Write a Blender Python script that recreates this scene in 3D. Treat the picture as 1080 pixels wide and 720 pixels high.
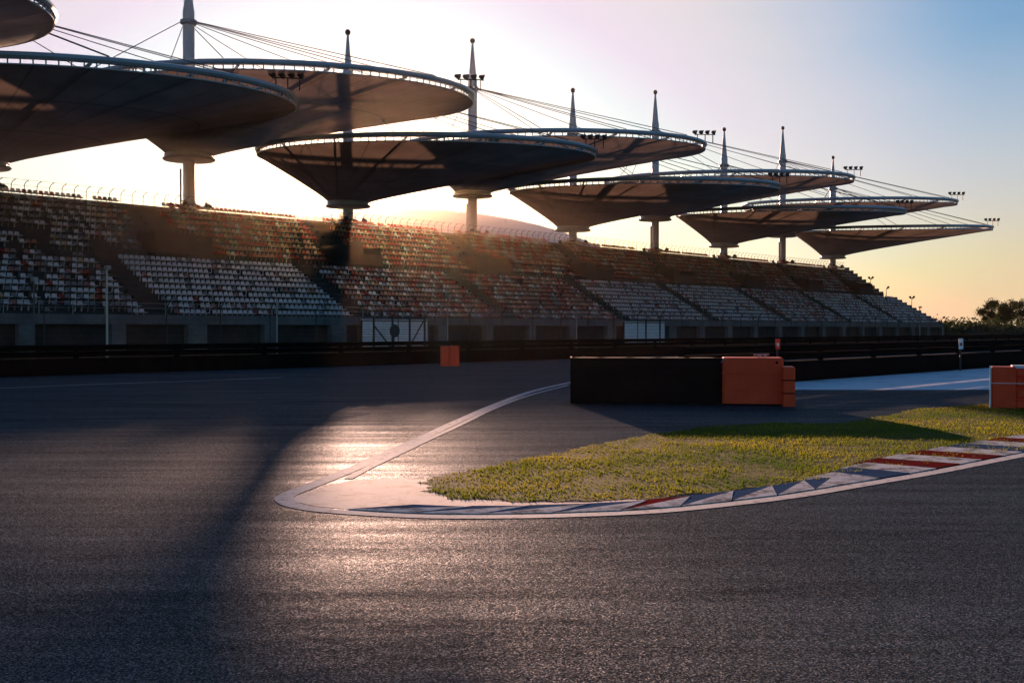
import bpy, bmesh, math, random
from math import sin, cos, tan, pi, radians, sqrt, atan2, atan
from mathutils import Vector, Matrix
import numpy as np
random.seed(7); rng = np.random.default_rng(11)
for o in list(bpy.data.objects): bpy.data.objects.remove(o)
scene = bpy.context.scene
col = scene.collection

# ---------------------------------------------------------------- camera, world, sun, exposure
EYE = 1.6
cd = bpy.data.cameras.new('camera'); cam = bpy.data.objects.new('camera', cd); col.objects.link(cam)
cd.sensor_fit = 'HORIZONTAL'; cd.sensor_width = 36; cd.lens = 40; cd.clip_end = 6000; cd.clip_start = 0.1
cam.location = (0, 0, EYE); cam.rotation_euler = (radians(90 - 0.62), 0, 0)
scene.camera = cam
SUN_AZ = radians(-7.65); SUN_EL = radians(7.3)          # azimuth measured from +Y towards +X
w = bpy.data.worlds.new('World'); scene.world = w; w.use_nodes = True
nt = w.node_tree; bg = nt.nodes['Background']
sky = nt.nodes.new('ShaderNodeTexSky'); sky.sky_type = 'NISHITA'; sky.sun_disc = False
sky.sun_elevation = SUN_EL; sky.sun_rotation = SUN_AZ
sky.air_density = 1.2; sky.dust_density = 0.7; sky.ozone_density = 3.5; sky.altitude = 0
hs = nt.nodes.new('ShaderNodeHueSaturation'); hs.inputs['Saturation'].default_value = 1.12; nt.links.new(sky.outputs[0], hs.inputs['Color'])
tn = nt.nodes.new('ShaderNodeMix'); tn.data_type = 'RGBA'; tn.blend_type = 'MULTIPLY'; tn.inputs[0].default_value = 1; tn.inputs[7].default_value = (.90, .95, 1.08, 1)
nt.links.new(hs.outputs[0], tn.inputs[6]); 
# thin evening cirrus veil round the sun and a dusty layer on the horizon
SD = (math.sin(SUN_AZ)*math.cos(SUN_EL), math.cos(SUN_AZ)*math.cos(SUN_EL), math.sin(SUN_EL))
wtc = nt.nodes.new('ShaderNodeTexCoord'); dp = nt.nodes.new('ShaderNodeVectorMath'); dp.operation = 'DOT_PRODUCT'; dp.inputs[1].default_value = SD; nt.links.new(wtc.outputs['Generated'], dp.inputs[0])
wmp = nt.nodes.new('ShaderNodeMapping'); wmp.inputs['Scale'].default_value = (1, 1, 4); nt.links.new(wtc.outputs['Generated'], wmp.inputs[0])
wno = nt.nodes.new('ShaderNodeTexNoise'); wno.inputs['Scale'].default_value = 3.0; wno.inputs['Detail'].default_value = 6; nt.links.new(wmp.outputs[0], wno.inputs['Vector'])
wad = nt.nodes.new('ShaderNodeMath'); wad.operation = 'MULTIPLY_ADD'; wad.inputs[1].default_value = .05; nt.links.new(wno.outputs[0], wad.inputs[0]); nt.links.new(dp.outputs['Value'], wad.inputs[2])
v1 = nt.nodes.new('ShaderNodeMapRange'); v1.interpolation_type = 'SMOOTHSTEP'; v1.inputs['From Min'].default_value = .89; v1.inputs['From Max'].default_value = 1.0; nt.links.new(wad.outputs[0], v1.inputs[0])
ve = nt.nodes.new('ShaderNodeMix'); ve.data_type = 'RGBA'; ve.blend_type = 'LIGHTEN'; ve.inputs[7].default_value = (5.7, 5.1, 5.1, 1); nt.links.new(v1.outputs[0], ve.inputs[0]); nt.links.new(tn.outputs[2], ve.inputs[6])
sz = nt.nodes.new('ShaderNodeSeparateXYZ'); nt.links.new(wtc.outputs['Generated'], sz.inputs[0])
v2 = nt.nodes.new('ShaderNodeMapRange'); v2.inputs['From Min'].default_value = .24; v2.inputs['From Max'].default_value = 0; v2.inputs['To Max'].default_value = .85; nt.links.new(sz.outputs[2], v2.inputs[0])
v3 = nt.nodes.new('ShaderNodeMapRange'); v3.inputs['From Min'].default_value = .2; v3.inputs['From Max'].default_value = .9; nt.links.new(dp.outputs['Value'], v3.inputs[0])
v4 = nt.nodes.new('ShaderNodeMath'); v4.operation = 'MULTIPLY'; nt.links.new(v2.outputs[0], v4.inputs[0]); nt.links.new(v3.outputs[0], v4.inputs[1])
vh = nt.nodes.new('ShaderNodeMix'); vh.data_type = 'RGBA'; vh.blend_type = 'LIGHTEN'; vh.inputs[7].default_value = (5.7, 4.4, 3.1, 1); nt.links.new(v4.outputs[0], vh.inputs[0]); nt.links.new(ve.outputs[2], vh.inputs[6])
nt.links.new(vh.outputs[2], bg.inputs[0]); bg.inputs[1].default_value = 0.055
sl = bpy.data.lights.new('sun', 'SUN'); sl.energy = 5.0; sl.angle = radians(0.6); sl.color = (1.0, 0.59, 0.42)
so = bpy.data.objects.new('sun', sl); col.objects.link(so)
sd = Vector((sin(SUN_AZ)*cos(SUN_EL), cos(SUN_AZ)*cos(SUN_EL), sin(SUN_EL)))
so.rotation_euler = (-sd).to_track_quat('-Z', 'Y').to_euler(); so.location = sd*300
vs = scene.view_settings
vs.view_transform = 'Standard'; vs.look = 'None'; vs.exposure = 1.40; vs.gamma = 1; vs.use_curve_mapping = False

# ---------------------------------------------------------------- helpers
TH = atan(1040/1200.0); PHI = pi/2 - TH                # stand direction, frame rotation
def F(t, L, z=0.0):                                     # stand frame (along, away, up) -> world
    return Vector((t*cos(PHI) - L*sin(PHI), t*sin(PHI) + L*cos(PHI), z))
def G(px, py, z=0.0):                                   # a point of the ground from its place in the picture
    d = 1200*(EYE-z)/(py-347.0); return Vector(((px-540)*d/1200.0, d, z))

class MB:
    def __init__(s): s.v = []; s.f = []; s.m = []
    def add(s, vs, fs, mi=0):
        b = len(s.v); s.v += [tuple(p) for p in vs]
        s.f += [tuple(b+i for i in f) for f in fs]; s.m += [mi]*len(fs)
    def box(s, x0, x1, y0, y1, z0, z1, mi=0, M=None):
        vs = [Vector(p) for p in ((x0,y0,z0),(x1,y0,z0),(x1,y1,z0),(x0,y1,z0),(x0,y0,z1),(x1,y0,z1),(x1,y1,z1),(x0,y1,z1))]
        if M: vs = [M @ p for p in vs]
        s.add(vs, [(3,2,1,0),(4,5,6,7),(0,1,5,4),(1,2,6,5),(2,3,7,6),(3,0,4,7)], mi)
    def cbox(s, x0, x1, y0, y1, z0, z1, c=0.03, mi=0):  # box with chamfered vertical edges and top
        pts = lambda k: [(x0+k,y0),(x1-k,y0),(x1,y0+k),(x1,y1-k),(x1-k,y1),(x0+k,y1),(x0,y1-k),(x0,y0+k)]
        P = pts(c); vs = [(x,y,z0) for x,y in P] + [(x,y,z1-c) for x,y in P]
        Q = [(min(max(x, x0+c), x1-c), min(max(y, y0+c), y1-c)) for x, y in pts(c*1.6)]
        vs += [(x,y,z1) for x,y in Q]
        fs = [tuple(range(7,-1,-1)), tuple(range(16,24))]
        for k in (0, 8):
            for i in range(8): fs.append((k+i, k+(i+1)%8, k+8+(i+1)%8, k+8+i))
        s.add(vs, fs, mi)
    def tube(s, p0, p1, r0, r1=None, n=8, mi=0, caps=True):
        p0 = Vector(p0); p1 = Vector(p1); r1 = r0 if r1 is None else r1
        d = (p1-p0).normalized(); a = d.orthogonal().normalized(); b = d.cross(a)
        vs = [p0 + (a*cos(2*pi*i/n) + b*sin(2*pi*i/n))*r0 for i in range(n)] + [p1 + (a*cos(2*pi*i/n) + b*sin(2*pi*i/n))*r1 for i in range(n)]
        fs = [(i, (i+1)%n, n+(i+1)%n, n+i) for i in range(n)]
        if caps: fs += [tuple(range(n-1,-1,-1)), tuple(range(n, 2*n))]
        s.add(vs, fs, mi)
    def lathe(s, prof, n=24, mi=0, c=(0,0)):            # prof: list of (r, z), about z
        vs = []; fs = []
        for r, z in prof:
            for i in range(n): vs.append((c[0]+r*cos(2*pi*i/n), c[1]+r*sin(2*pi*i/n), z))
        for k in range(len(prof)-1):
            for i in range(n): fs.append((k*n+i, k*n+(i+1)%n, (k+1)*n+(i+1)%n, (k+1)*n+i))
        fs.append(tuple(range(n-1,-1,-1))); fs.append(tuple(range((len(prof)-1)*n, len(prof)*n)))
        s.add(vs, fs, mi)
    def path(s, pts, r, n=6, mi=0):
        for a, b in zip(pts[:-1], pts[1:]): s.tube(a, b, r, r, n, mi)
    def build(s, name, mats, parent=None, smooth=False):
        me = bpy.data.meshes.new(name); me.from_pydata(s.v, [], s.f)
        if not isinstance(mats, (list, tuple)): mats = [mats]
        for m in mats: me.materials.append(m)
        if len(mats) > 1: me.polygons.foreach_set('material_index', s.m)
        if smooth:
            me.shade_smooth() if hasattr(me, 'shade_smooth') else None
            me.set_sharp_from_angle(angle=radians(40))
        me.update()
        o = bpy.data.objects.new(name, me); col.objects.link(o)
        if parent: o.parent = parent
        return o
def tag(o, label=None, cat=None, group=None, kind=None):
    if label: o['label'] = label
    if cat: o['category'] = cat
    if group: o['group'] = group
    if kind: o['kind'] = kind
    return o
def empty(name, loc, rz=0.0, label=None, cat=None, group=None):
    o = bpy.data.objects.new(name, None); col.objects.link(o); o.empty_display_size = .3
    o.location = loc; o.rotation_euler = (0, 0, rz)
    return tag(o, label, cat, group)
def copy_tree(o, parent=None):
    c = o.copy(); col.objects.link(c); c.parent = parent
    for ch in KIDS.get(o.name, []): KIDS.setdefault(c.name, []).append(copy_tree(ch, c))
    return c
KIDS = {}
def index_kids():
    KIDS.clear()
    for o in bpy.data.objects:
        if o.parent: KIDS.setdefault(o.parent.name, []).append(o)

# ---------------------------------------------------------------- materials
def mat(name, color, rough=.6, spec=.5, metal=0, noise=None, bump=None, trans=0, c2=None, nscale=None):
    m = bpy.data.materials.new(name); m.use_nodes = True; nt = m.node_tree; N = nt.nodes; Lk = nt.links
    b = N['Principled BSDF']; b.inputs['Roughness'].default_value = rough
    b.inputs['Specular IOR Level'].default_value = spec; b.inputs['Metallic'].default_value = metal
    b.inputs['Base Color'].default_value = (*color, 1)
    tc = N.new('ShaderNodeTexCoord')
    out_col = None
    if noise:
        c2 = c2 or tuple(x*(1-noise) for x in color)
        n = N.new('ShaderNodeTexNoise'); n.inputs['Scale'].default_value = nscale or 1.0; n.inputs['Detail'].default_value = 8; n.inputs['Roughness'].default_value = .65
        Lk.new(tc.outputs['Object'], n.inputs['Vector'])
        r = N.new('ShaderNodeValToRGB'); r.color_ramp.elements[0].position = .35; r.color_ramp.elements[1].position = .65
        r.color_ramp.elements[0].color = (*c2, 1); r.color_ramp.elements[1].color = (*color, 1)
        Lk.new(n.outputs[0], r.inputs[0]); Lk.new(r.outputs[0], b.inputs['Base Color']); out_col = r.outputs[0]
    if bump:
        n2 = N.new('ShaderNodeTexNoise'); n2.inputs['Scale'].default_value = bump[0]; n2.inputs['Detail'].default_value = 4
        Lk.new(tc.outputs['Object'], n2.inputs['Vector'])
        bp = N.new('ShaderNodeBump'); bp.inputs['Strength'].default_value = bump[1]; bp.inputs['Distance'].default_value = bump[2]
        Lk.new(n2.outputs[0], bp.inputs['Height']); Lk.new(bp.outputs[0], b.inputs['Normal'])
    if trans:
        t = N.new('ShaderNodeBsdfTranslucent'); mx = N.new('ShaderNodeMixShader'); mx.inputs[0].default_value = trans
        t.inputs[0].default_value = (*color, 1)
        if out_col: Lk.new(out_col, t.inputs[0])
        Lk.new(b.outputs[0], mx.inputs[1]); Lk.new(t.outputs[0], mx.inputs[2])
        Lk.new(mx.outputs[0], N['Material Output'].inputs['Surface'])
    return m
M = {}
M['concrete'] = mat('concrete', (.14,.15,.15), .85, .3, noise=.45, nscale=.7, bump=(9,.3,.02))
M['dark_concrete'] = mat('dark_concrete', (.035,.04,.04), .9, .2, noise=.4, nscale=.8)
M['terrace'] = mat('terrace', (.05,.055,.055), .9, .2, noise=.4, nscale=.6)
M['steel_paint'] = mat('steel_paint', (.52,.52,.53), .38, .5, noise=.18, nscale=.5)
M['ring_paint'] = mat('ring_paint', (.40,.43,.47), .35, .5, noise=.2, nscale=.4)
M['dark_steel'] = mat('dark_steel', (.035,.037,.04), .55, .4, noise=.3, nscale=3)
M['galv'] = mat('galvanised_steel', (.36,.37,.38), .45, .5, metal=.5, noise=.3, nscale=2)
M['cable'] = mat('cable', (.09,.09,.10), .5, .4, noise=.2, nscale=2)
M['white_paint'] = mat('white_paint', (.84,.84,.84), .55, .4, noise=.22, nscale=4)
M['orange_plastic'] = mat('orange_plastic', (.98,.085,.02), .5, .3, noise=.3, nscale=2.5, c2=(.86,.06,.015), bump=(14,.2,.01))
M['rubber'] = mat('rubber', (.010,.010,.010), .9, .08, noise=.3, nscale=4, bump=(20,.4,.01))
M['belt'] = mat('rubber_belt', (.006,.008,.008), .85, .12, noise=.5, nscale=1.5, bump=(6,.3,.02))
M['red_paint'] = mat('red_paint', (.42,.05,.04), .55, .4, noise=.35, nscale=5)
M['bark'] = mat('bark', (.09,.06,.04), .9, .2, noise=.4, nscale=6)
M['soil'] = mat('soil', (.040,.038,.024), .95, .1, noise=.5, nscale=1.2)
M['lamp_glass'] = mat('lamp_glass', (.25,.27,.3), .15, .7, noise=.1, nscale=5)
M['far_roof'] = mat('far_roof', (.55,.5,.46), .5, .4, noise=.1, nscale=.05)

def membrane():
    m = bpy.data.materials.new('membrane'); m.use_nodes = True; nt = m.node_tree; N = nt.nodes; Lk = nt.links
    b = N['Principled BSDF']; b.inputs['Roughness'].default_value = .6; b.inputs['Specular IOR Level'].default_value = .25
    uv = N.new('ShaderNodeTexCoord')
    sep = N.new('ShaderNodeSeparateXYZ'); Lk.new(uv.outputs['UV'], sep.inputs[0])
    # panel seams: thin darker weld lines along and across the fabric
    def line(sock, k, width):
        mu = N.new('ShaderNodeMath'); mu.operation = 'MULTIPLY'; mu.inputs[1].default_value = k; Lk.new(sock, mu.inputs[0])
        fr = N.new('ShaderNodeMath'); fr.operation = 'FRACT'; Lk.new(mu.outputs[0], fr.inputs[0])
        lt = N.new('ShaderNodeMath'); lt.operation = 'LESS_THAN'; lt.inputs[1].default_value = width; Lk.new(fr.outputs[0], lt.inputs[0])
        return lt.outputs[0]
    a = line(sep.outputs[0], 32, .05); c = line(sep.outputs[1], 3, .03)
    mxm = N.new('ShaderNodeMath'); mxm.operation = 'MAXIMUM'; Lk.new(a, mxm.inputs[0]); Lk.new(c, mxm.inputs[1])
    n = N.new('ShaderNodeTexNoise'); n.inputs['Scale'].default_value = .35; n.inputs['Detail'].default_value = 9; Lk.new(uv.outputs['Object'], n.inputs['Vector'])
    r = N.new('ShaderNodeValToRGB'); r.color_ramp.elements[0].position = .3; r.color_ramp.elements[1].position = .7
    r.color_ramp.elements[0].color = (.20,.145,.115,1); r.color_ramp.elements[1].color = (.31,.23,.185,1); Lk.new(n.outputs[0], r.inputs[0])
    mc = N.new('ShaderNodeMix'); mc.data_type = 'RGBA'; mc.inputs[7].default_value = (.09,.08,.07,1)
    Lk.new(r.outputs[0], mc.inputs[6])
    sc = N.new('ShaderNodeMath'); sc.operation = 'MULTIPLY'; sc.inputs[1].default_value = .6; Lk.new(mxm.outputs[0], sc.inputs[0]); Lk.new(sc.outputs[0], mc.inputs[0])
    Lk.new(mc.outputs[2], b.inputs['Base Color'])
    t = N.new('ShaderNodeBsdfTranslucent'); Lk.new(mc.outputs[2], t.inputs[0])
    mx = N.new('ShaderNodeMixShader'); mx.inputs[0].default_value = .36
    Lk.new(b.outputs[0], mx.inputs[1]); Lk.new(t.outputs[0], mx.inputs[2]); Lk.new(mx.outputs[0], N['Material Output'].inputs['Surface'])
    return m
M['membrane'] = membrane()

GLOSS = .055
def asphalt():
    m = bpy.data.materials.new('asphalt'); m.use_nodes = True; nt = m.node_tree; N = nt.nodes; Lk = nt.links
    b = N['Principled BSDF']; tc = N.new('ShaderNodeTexCoord')
    mp = N.new('ShaderNodeMapping'); mp.inputs['Scale'].default_value = (.16, 1.5, 1); mp.inputs['Rotation'].default_value = (0,0,radians(-4)); Lk.new(tc.outputs['Object'], mp.inputs[0])
    st = N.new('ShaderNodeTexNoise'); st.inputs['Scale'].default_value = 1.2; st.inputs['Detail'].default_value = 7; st.inputs['Roughness'].default_value = .7; Lk.new(mp.outputs[0], st.inputs['Vector'])
    ag = N.new('ShaderNodeTexVoronoi'); ag.inputs['Scale'].default_value = 125; Lk.new(tc.outputs['Object'], ag.inputs['Vector'])
    fn = N.new('ShaderNodeTexNoise'); fn.inputs['Scale'].default_value = 45; fn.inputs['Detail'].default_value = 5; fn.inputs['Roughness'].default_value = .8; Lk.new(tc.outputs['Object'], fn.inputs['Vector'])
    r = N.new('ShaderNodeValToRGB'); r.color_ramp.elements[0].position = .3; r.color_ramp.elements[1].position = .72
    r.color_ramp.elements[0].color = (.005,.011,.014,1); r.color_ramp.elements[1].color = (.018,.026,.030,1); Lk.new(st.outputs[0], r.inputs[0])
    sp = N.new('ShaderNodeSeparateColor'); Lk.new(ag.outputs['Color'], sp.inputs[0])
    mr = N.new('ShaderNodeMapRange'); mr.inputs['From Min'].default_value = 0; mr.inputs['From Max'].default_value = 1; mr.inputs['To Min'].default_value = .5; mr.inputs['To Max'].default_value = 1.0; Lk.new(sp.outputs[0], mr.inputs[0])
    pw = N.new('ShaderNodeMath'); pw.operation = 'POWER'; pw.inputs[1].default_value = 9; Lk.new(sp.outputs[2], pw.inputs[0])
    pm = N.new('ShaderNodeMath'); pm.operation = 'MULTIPLY_ADD'; pm.inputs[1].default_value = 5; Lk.new(pw.outputs[0], pm.inputs[0]); Lk.new(mr.outputs[0], pm.inputs[2])
    vm = N.new('ShaderNodeVectorMath'); vm.operation = 'SCALE'; Lk.new(r.outputs[0], vm.inputs[0]); Lk.new(pm.outputs[0], vm.inputs['Scale'])
    Lk.new(vm.outputs[0], b.inputs['Base Color'])
    rr = N.new('ShaderNodeMapRange'); rr.inputs['From Min'].default_value = .3; rr.inputs['From Max'].default_value = .7; rr.inputs['To Min'].default_value = .58; rr.inputs['To Max'].default_value = .42; Lk.new(st.outputs[0], rr.inputs[0]); Lk.new(rr.outputs[0], b.inputs['Roughness'])
    b.inputs['Specular IOR Level'].default_value = .10
    ad = N.new('ShaderNodeMath'); ad.operation = 'MULTIPLY_ADD'; ad.inputs[1].default_value = .9; Lk.new(fn.outputs[0], ad.inputs[0]); Lk.new(sp.outputs[1], ad.inputs[2])
    bp = N.new('ShaderNodeBump'); bp.inputs['Strength'].default_value = .6; bp.inputs['Distance'].default_value = .004; Lk.new(ad.outputs[0], bp.inputs['Height'])
    # every stone chip of the surface faces its own way
    prev = bp.outputs[0]
    for scale, k in ((230, .32), (120, .22)):
        vo = N.new('ShaderNodeTexVoronoi'); vo.inputs['Scale'].default_value = scale; Lk.new(tc.outputs['Object'], vo.inputs['Vector'])
        sb = N.new('ShaderNodeVectorMath'); sb.operation = 'SUBTRACT'; sb.inputs[1].default_value = (.5,.5,.5); Lk.new(vo.outputs['Color'], sb.inputs[0])
        ml = N.new('ShaderNodeVectorMath'); ml.operation = 'MULTIPLY'; ml.inputs[1].default_value = (k,k,0); Lk.new(sb.outputs[0], ml.inputs[0])
        av = N.new('ShaderNodeVectorMath'); av.operation = 'ADD'; Lk.new(prev, av.inputs[0]); Lk.new(ml.outputs[0], av.inputs[1]); prev = av.outputs[0]
    nm = N.new('ShaderNodeVectorMath'); nm.operation = 'NORMALIZE'; Lk.new(prev, nm.inputs[0]); Lk.new(nm.outputs[0], b.inputs['Normal'])
    # rough stone: weak gloss that does not rise at grazing angles
    df = N.new('ShaderNodeBsdfDiffuse'); Lk.new(vm.outputs[0], df.inputs[0]); Lk.new(nm.outputs[0], df.inputs['Normal'])
    gl = N.new('ShaderNodeBsdfAnisotropic'); gl.inputs['Color'].default_value = (.92,.95,1,1); Lk.new(rr.outputs[0], gl.inputs['Roughness']); Lk.new(nm.outputs[0], gl.inputs['Normal'])
    gm = N.new('ShaderNodeMixShader'); 
    g1 = N.new('ShaderNodeMath'); g1.operation = 'POWER'; g1.inputs[1].default_value = 4; Lk.new(sp.outputs[1], g1.inputs[0])
    g2 = N.new('ShaderNodeMath'); g2.operation = 'MULTIPLY_ADD'; g2.inputs[1].default_value = GLOSS*3.0; g2.inputs[2].default_value = GLOSS*.35; Lk.new(g1.outputs[0], g2.inputs[0])
    g3 = N.new('ShaderNodeMapRange'); g3.inputs['From Min'].default_value = .36; g3.inputs['From Max'].default_value = .64; g3.inputs['To Min'].default_value = .72; g3.inputs['To Max'].default_value = 1.22; Lk.new(st.outputs[0], g3.inputs[0])
    g4 = N.new('ShaderNodeMath'); g4.operation = 'MULTIPLY'; Lk.new(g2.outputs[0], g4.inputs[0]); Lk.new(g3.outputs[0], g4.inputs[1]); Lk.new(g4.outputs[0], gm.inputs[0]); Lk.new(df.outputs[0], gm.inputs[1]); Lk.new(gl.outputs[0], gm.inputs[2])
    Lk.new(gm.outputs[0], N['Material Output'].inputs['Surface']); N.remove(b)
    return m
M['asphalt'] = asphalt()

def worn(name, base, wear, thr=.45, scale=6, rough=.9, spec=.0):
    m = bpy.data.materials.new(name); m.use_nodes = True; nt = m.node_tree; N = nt.nodes; Lk = nt.links
    b = N['Principled BSDF']; b.inputs['Roughness'].default_value = rough; b.inputs['Specular IOR Level'].default_value = spec
    tc = N.new('ShaderNodeTexCoord'); n = N.new('ShaderNodeTexNoise'); n.inputs['Scale'].default_value = scale; n.inputs['Detail'].default_value = 10; n.inputs['Roughness'].default_value = .75
    Lk.new(tc.outputs['Object'], n.inputs['Vector'])
    r = N.new('ShaderNodeValToRGB'); r.color_ramp.elements[0].position = thr-.08; r.color_ramp.elements[1].position = thr+.06
    r.color_ramp.elements[0].color = (*wear,1); r.color_ramp.elements[1].color = (*base,1)
    Lk.new(n.outputs[0], r.inputs[0]); Lk.new(r.outputs[0], b.inputs['Base Color'])
    f = N.new('ShaderNodeTexNoise'); f.inputs['Scale'].default_value = 60; f.inputs['Detail'].default_value = 4; Lk.new(tc.outputs['Object'], f.inputs['Vector'])
    bp = N.new('ShaderNodeBump'); bp.inputs['Strength'].default_value = .5; bp.inputs['Distance'].default_value = .005; Lk.new(f.outputs[0], bp.inputs['Height']); Lk.new(bp.outputs[0], b.inputs['Normal'])
    return m
M['line_paint'] = worn('line_paint', (.50,.49,.48), (.12,.115,.115), .43, 9, .85, .05)
M['kerb_white'] = worn('kerb_white', (.62,.61,.59), (.20,.17,.15), .47, 4)
M['kerb_red'] = worn('kerb_red', (.17,.018,.016), (.05,.035,.03), .45, 4)
M['kerb_blue'] = worn('kerb_blue', (.05,.09,.16), (.06,.06,.07), .42, 4)
M['apron'] = worn('apron_concrete', (.66,.54,.46), (.30,.22,.17), .44, 3.5, .8, .03)
M['pale_runoff'] = worn('pale_runoff', (.74,.74,.76), (.42,.43,.46), .42, .7, .5)

def leafmat(name, cols, scale, trans=.3):
    m = bpy.data.materials.new(name); m.use_nodes = True; nt = m.node_tree; N = nt.nodes; Lk = nt.links
    b = N['Principled BSDF']; b.inputs['Roughness'].default_value = .75; b.inputs['Specular IOR Level'].default_value = .05
    tc = N.new('ShaderNodeTexCoord'); n = N.new('ShaderNodeTexNoise'); n.inputs['Scale'].default_value = scale; n.inputs['Detail'].default_value = 5
    Lk.new(tc.outputs['Object'], n.inputs['Vector'])
    r = N.new('ShaderNodeValToRGB'); e = r.color_ramp.elements
    e[0].position = .33; e[0].color = (*cols[0],1); e[1].position = .66; e[1].color = (*cols[-1],1)
    if len(cols) > 2: x = e.new(.5); x.color = (*cols[1],1)
    Lk.new(n.outputs[0], r.inputs[0]); Lk.new(r.outputs[0], b.inputs['Base Color'])
    t = N.new('ShaderNodeBsdfTranslucent'); Lk.new(r.outputs[0], t.inputs[0])
    mx = N.new('ShaderNodeMixShader'); mx.inputs[0].default_value = trans
    Lk.new(b.outputs[0], mx.inputs[1]); Lk.new(t.outputs[0], mx.inputs[2]); Lk.new(mx.outputs[0], N['Material Output'].inputs['Surface'])
    return m
M['grass'] = leafmat('grass', [(.06,.11,.010),(.16,.18,.016),(.26,.23,.026)], .55, .55)
M['foliage'] = leafmat('foliage', [(.02,.035,.012),(.045,.06,.02)], .8, .25)
def seatm(name, c, tr=.25): return mat(name, c, .45, .45, noise=.35, nscale=1.3, trans=tr)
SEAT = {'white': seatm('seat_white', (.74,.74,.75)), 'grey': seatm('seat_grey', (.24,.24,.25)),
        'red': seatm('seat_red', (.40,.05,.035), .35), 'pink': seatm('seat_faded_red', (.45,.20,.16), .3), 'yellow': seatm('seat_yellow', (.62,.45,.27), .3)}
SK = list(SEAT)

# ---------------------------------------------------------------- ground, track, markings
def sheet(name, pts, z, m, kind='structure', n=1):
    mb = MB(); mb.add([(p[0], p[1], z) for p in pts], [tuple(range(len(pts)))])
    return tag(mb.build(name, m), kind=kind)
sheet('ground', [(-1500,-300),(1500,-300),(1500,2200),(-1500,2200)], -0.008, M['soil'])
sheet('track', [F(-60,-90), F(420,-90), F(420,37.5), F(-60,37.5)], 0.0, M['asphalt'])
def smooth_poly(px, sub=6):                             # Catmull-Rom through ground points
    P = [G(*p) for p in px]; P = [P[0]*2-P[1]] + P + [P[-1]*2-P[-2]]; out = []
    for i in range(1, len(P)-2):
        for k in range(sub):
            t = k/sub; a,b,c,d = P[i-1:i+3]
            out.append(.5*((2*b)+(c-a)*t+(2*a-5*b+4*c-d)*t*t+(3*b-a-3*c+d)*t**3))
    out.append(P[-2]); return out
def offset(path, d):
    out = []
    for i, p in enumerate(path):
        a = path[max(i-1,0)]; b = path[min(i+1,len(path)-1)]; t = (b-a); t.z = 0; t.normalize()
        out.append(p + Vector((-t.y, t.x, 0))*d)
    return out
def ribbon(name, path, w0, w1, z, m):
    A = offset(path, w0); B = offset(path, w1); mb = MB()
    vs = [(p.x,p.y,z) for p in A] + [(p.x,p.y,z) for p in B]; n = len(A)
    mb.add(vs, [(i, i+1, n+i+1, n+i) for i in range(n-1)])
    return tag(mb.build(name, m), kind='structure')
edge_px = [(604,402),(560,412),(520,426),(480,443),(440,461),(400,479),(360,496),(322,511),(298,520),(289,526),(297,533),(325,539),(385,544),(455,547),(540,547),(620,545),(700,541),(780,533),(850,524),(920,512),(1000,498),(1080,482),(1180,463),(1300,446)]
edge = smooth_poly(edge_px)
ribbon('track_edge_line', edge, 0.0, .18, .0045, M['line_paint'])
# second thin line inside the first, along the entry to the hairpin
inner_px = [(598,406),(556,417),(520,430),(482,448),(447,464),(415,479),(385,493),(362,505)]
ribbon('inner_line', smooth_poly(inner_px), 0, .10, .0060, M['line_paint'])
sheet('apron', [G(*p) for p in [(372,506),(402,505),(448,506),(470,524),(540,530),(620,530),(700,524),(700,536),(620,540),(540,542),(455,542),(385,539),(332,534),(306,528),(312,523),(340,514)]], .002, M['apron'])
ribbon('far_track_line', smooth_poly([(-80,413),(15,409),(110,405),(200,402),(300,398)]), 0, .12, .0045, M['line_paint'])
# pale concrete run-off beyond the island
sheet('runoff_strip', [G(*p) for p in [(800,411),(1000,411),(1250,410),(1250,374),(1100,384),(1000,391),(838,402.5),(800,405)]], .003, M['pale_runoff'])

# sawtooth kerb along the hairpin: real steps, each block painted
def kerb():
    start = next(i for i, p in enumerate(edge) if p.x > G(352,541).x and p.y < 11)
    path = offset(edge[start:], .22); mb = MB()
    L = [0]
    for a, b in zip(path[:-1], path[1:]): L.append(L[-1] + (b-a).length)
    def at(s):
        for i in range(len(L)-1):
            if L[i+1] >= s:
                f = (s-L[i])/(L[i+1]-L[i]); d = (path[i+1]-path[i]).normalized(); return path[i].lerp(path[i+1], f), Vector((-d.y, d.x, 0))
        return path[-1], Vector((0,1,0))
    s = 0.0; k = 0; step = .62
    while s < L[-1]-step and k < 60:
        p0, n0 = at(s); p1, n1 = at(s+step*.97); wd = .40 + .22*min(1, max(0,(p0.x-1)/5.0))
        near = k < 9
        seq = [0,2,0,2,0,1,0,2,0][k] if near else [1,0,1,0,2,0][k%6]
        d = (p1-p0).normalized(); sk = d*.42 if near else Vector((-.42,.05,0))*min(1,(k-8)/4.0); wd = .42 if near else .42+(wd-.42)*min(1,(k-8)/4.0)
        q = [p0, p1, p1+n1*wd+sk, p0+n0*wd+sk]
        h = [.010, .011, .020, .013] if near else [.010, .013, .030, .012]
        vs = [(a.x,a.y,-.01) for a in q] + [(a.x,a.y,z) for a, z in zip(q,h)]
        if near:
            mb.add(vs, [(4,5,6),(0,1,5,4),(1,2,6,5)], 0); mb.add(vs, [(4,6,7),(2,3,7,6),(3,0,4,7)], 2 if k % 2 else 1 if k == 4 else 2)
        else: mb.add(vs, [(4,5,6,7),(0,1,5,4),(1,2,6,5),(2,3,7,6),(3,0,4,7)], seq)
        s += step; k += 1
    tag(mb.build('kerb', [M['kerb_white'], M['kerb_red'], M['kerb_blue']]), kind='structure')
kerb()

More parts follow.
